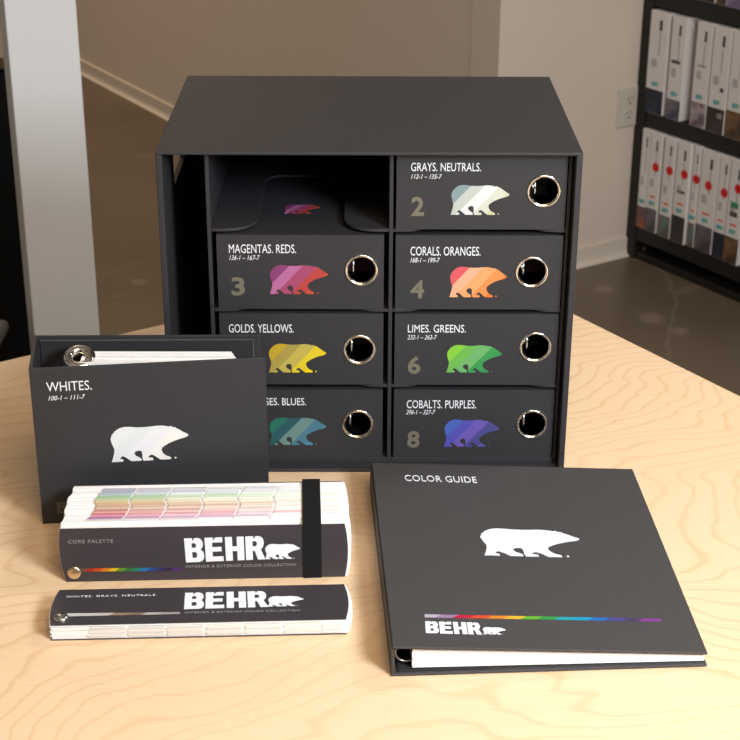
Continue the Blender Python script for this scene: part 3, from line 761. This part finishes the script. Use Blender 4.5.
T2 = [
 (-.019, .053, .012, NAVY, .24, None, None, [('blue_strip', .82, .96, .01, .16, BLU)], 'wide white binder with navy photo and blue strip, middle shelf by the wall'),
 (.064, .119, .012, PLUM, .20, None, None, [('dark_label', .15, .75, .55, .58, DARKTEXT)], 'white binder with greyish harbour photo, second on the middle shelf'),
 (.152, .210, .008, PINK, .24, None, None, [('dark_label', .2, .75, .58, .60, GREYTEXT)], 'white binder with mottled pink photo, third on the middle shelf after a gap'),
 (.215, .279, .010, DARK, .24, None, None, [('pale_spot', .5, .85, .15, .20, BOOKWHITE), ('dark_label', .62, .80, .40, .44, DARKTEXT)], 'white binder with black photo and a pale spot, fourth on the middle shelf'),
 (.282, .345, .010, BROWN, .26, None, None, None, 'white binder with brown photo, cut by the right edge on the middle shelf'),
]
for a0, a1, out, ph, phh, dot, tc2, ex, lab in T2: sample_binder(1, a0, a1, out, .275, ph, phh, lab, G2, dot, tc2, ex)
T3 = [
 (.040, .114, .004, PINK, .10, 'pale based binder, leftmost one showing its foot on the upper shelf'),
 (.117, .203, .004, NAVY, .30, 'binder with dark blue foot on the upper shelf'),
 (.207, .241, .004, BROWN, .30, 'binder with dark brown foot on the upper shelf'),
 (.243, .330, .004, LILAC, .30, 'binder with lilac foot on the upper shelf, cut by the right edge'),
]
for a0, a1, out, ph, phh, lab in T3: sample_binder(2, a0, a1, out, .275, ph, phh, lab, G3)

# ------------------------------------------------------------------ wall outlet
p = W0 - B_*.0705; ot = thing('power_outlet', (p.x, p.y, .381), 'ivory double power outlet on the wall beside the black bookshelf', 'outlet')
of = (V((0, 0, 0)), B_, Z)                # normal B x Z = A? (towards the room)
k = 1 if B_.cross(Z).dot(A_) > 0 else -1
MB().fbox(of, 0, .072, 0, .110, 0, k*.006).build('plate', PLATE, ot, .002)
for z in (.034, .075):
    mb = MB(); mb.plate([circle(.040, z, .0165, 24)], of, k*.0055, k*.0075); s_ = mb.build('socket', PLATE, ot)
    mb = MB()
    mb.fbox(of, .0325, .0345, z+.001, z+.009, k*.006, k*.0079); mb.fbox(of, .0460, .0480, z+.001, z+.009, k*.006, k*.0079)
    mb.plate([circle(.040, z-.008, .0030, 12)], of, k*.006, k*.0079); mb.build('slot', SLOT, s_)

# ------------------------------------------------------------------ light
def area(name, loc, target, size, energy, col, sy=None):
    l = bpy.data.lights.new(name, 'AREA'); l.energy = energy; l.color = col; l.size = size
    if sy: l.shape = 'RECTANGLE'; l.size_y = sy
    o = bpy.data.objects.new(name, l); C.objects.link(o); o.location = loc
    o.rotation_euler = (V(target)-V(loc)).to_track_quat('-Z', 'Y').to_euler(); return o
kd = V((.74, -.95, 1.0)).normalized()
area('window_light', V((.10, -.30, TZ+.05)) + kd*1.40 + V((.06, -.10, 0)), (.10, -.30, TZ), .40, 35, (.87, .945, 1))
area('overhead_fill', (.30, -1.15, 2.35), (.05, -.35, TZ), .8, 17, (1, .74, .48))  # unseen warm fill, added overhead to lift the table and pillar
area('side_fill', (1.25, .45, 2.15), (.0, 1.5, .6), .5, 19, (1, .93, .86))  # unseen fill, added to brighten the pillar, right wall and case top
lp = corner + LD*2.6 + LN*.45
area('ceiling_lamp', (lp.x, lp.y, 2.65), (lp.x, lp.y, 0), .35, 34, (1, .72, .46), 2.2)
w = bpy.data.worlds.new('world'); bpy.context.scene.world = w; w.use_nodes = True
nt = w.node_tree; bg = nt.nodes['Background']; bg.inputs[1].default_value = .17
tc = nt.nodes.new('ShaderNodeTexCoord'); nz = nt.nodes.new('ShaderNodeTexNoise'); nz.inputs['Scale'].default_value = 2.4; nz.inputs['Detail'].default_value = 1
rp = nt.nodes.new('ShaderNodeValToRGB'); ce = rp.color_ramp.elements
ce[0].position = .44; ce[0].color = (.12, .085, .055, 1); ce[1].position = .60; ce[1].color = (2.3, 1.95, 1.55, 1)  # invented bright and dark patches, giving the metal varied reflections
nt.links.new(tc.outputs['Generated'], nz.inputs['Vector']); nt.links.new(nz.outputs['Fac'], rp.inputs['Fac']); nt.links.new(rp.outputs['Color'], bg.inputs[0])

# ------------------------------------------------------------------ camera and view
cam = bpy.data.cameras.new('camera'); co = bpy.data.objects.new('camera', cam); C.objects.link(co)
cam.sensor_width = 36; cam.lens = F/740*36; cam.clip_start = .05
co.matrix_world = Matrix((( _r.x, _u.x, -_f.x, CAM.x), (_r.y, _u.y, -_f.y, CAM.y), (_r.z, _u.z, -_f.z, CAM.z), (0, 0, 0, 1)))
cam.dof.use_dof = True; cam.dof.focus_distance = 1.52; cam.dof.aperture_fstop = 20
sc = bpy.context.scene; sc.camera = co
sc.view_settings.view_transform = 'Standard'; sc.view_settings.look = 'None'; sc.view_settings.gamma = 1
sc.view_settings.exposure = 0; sc.view_settings.use_curve_mapping = False
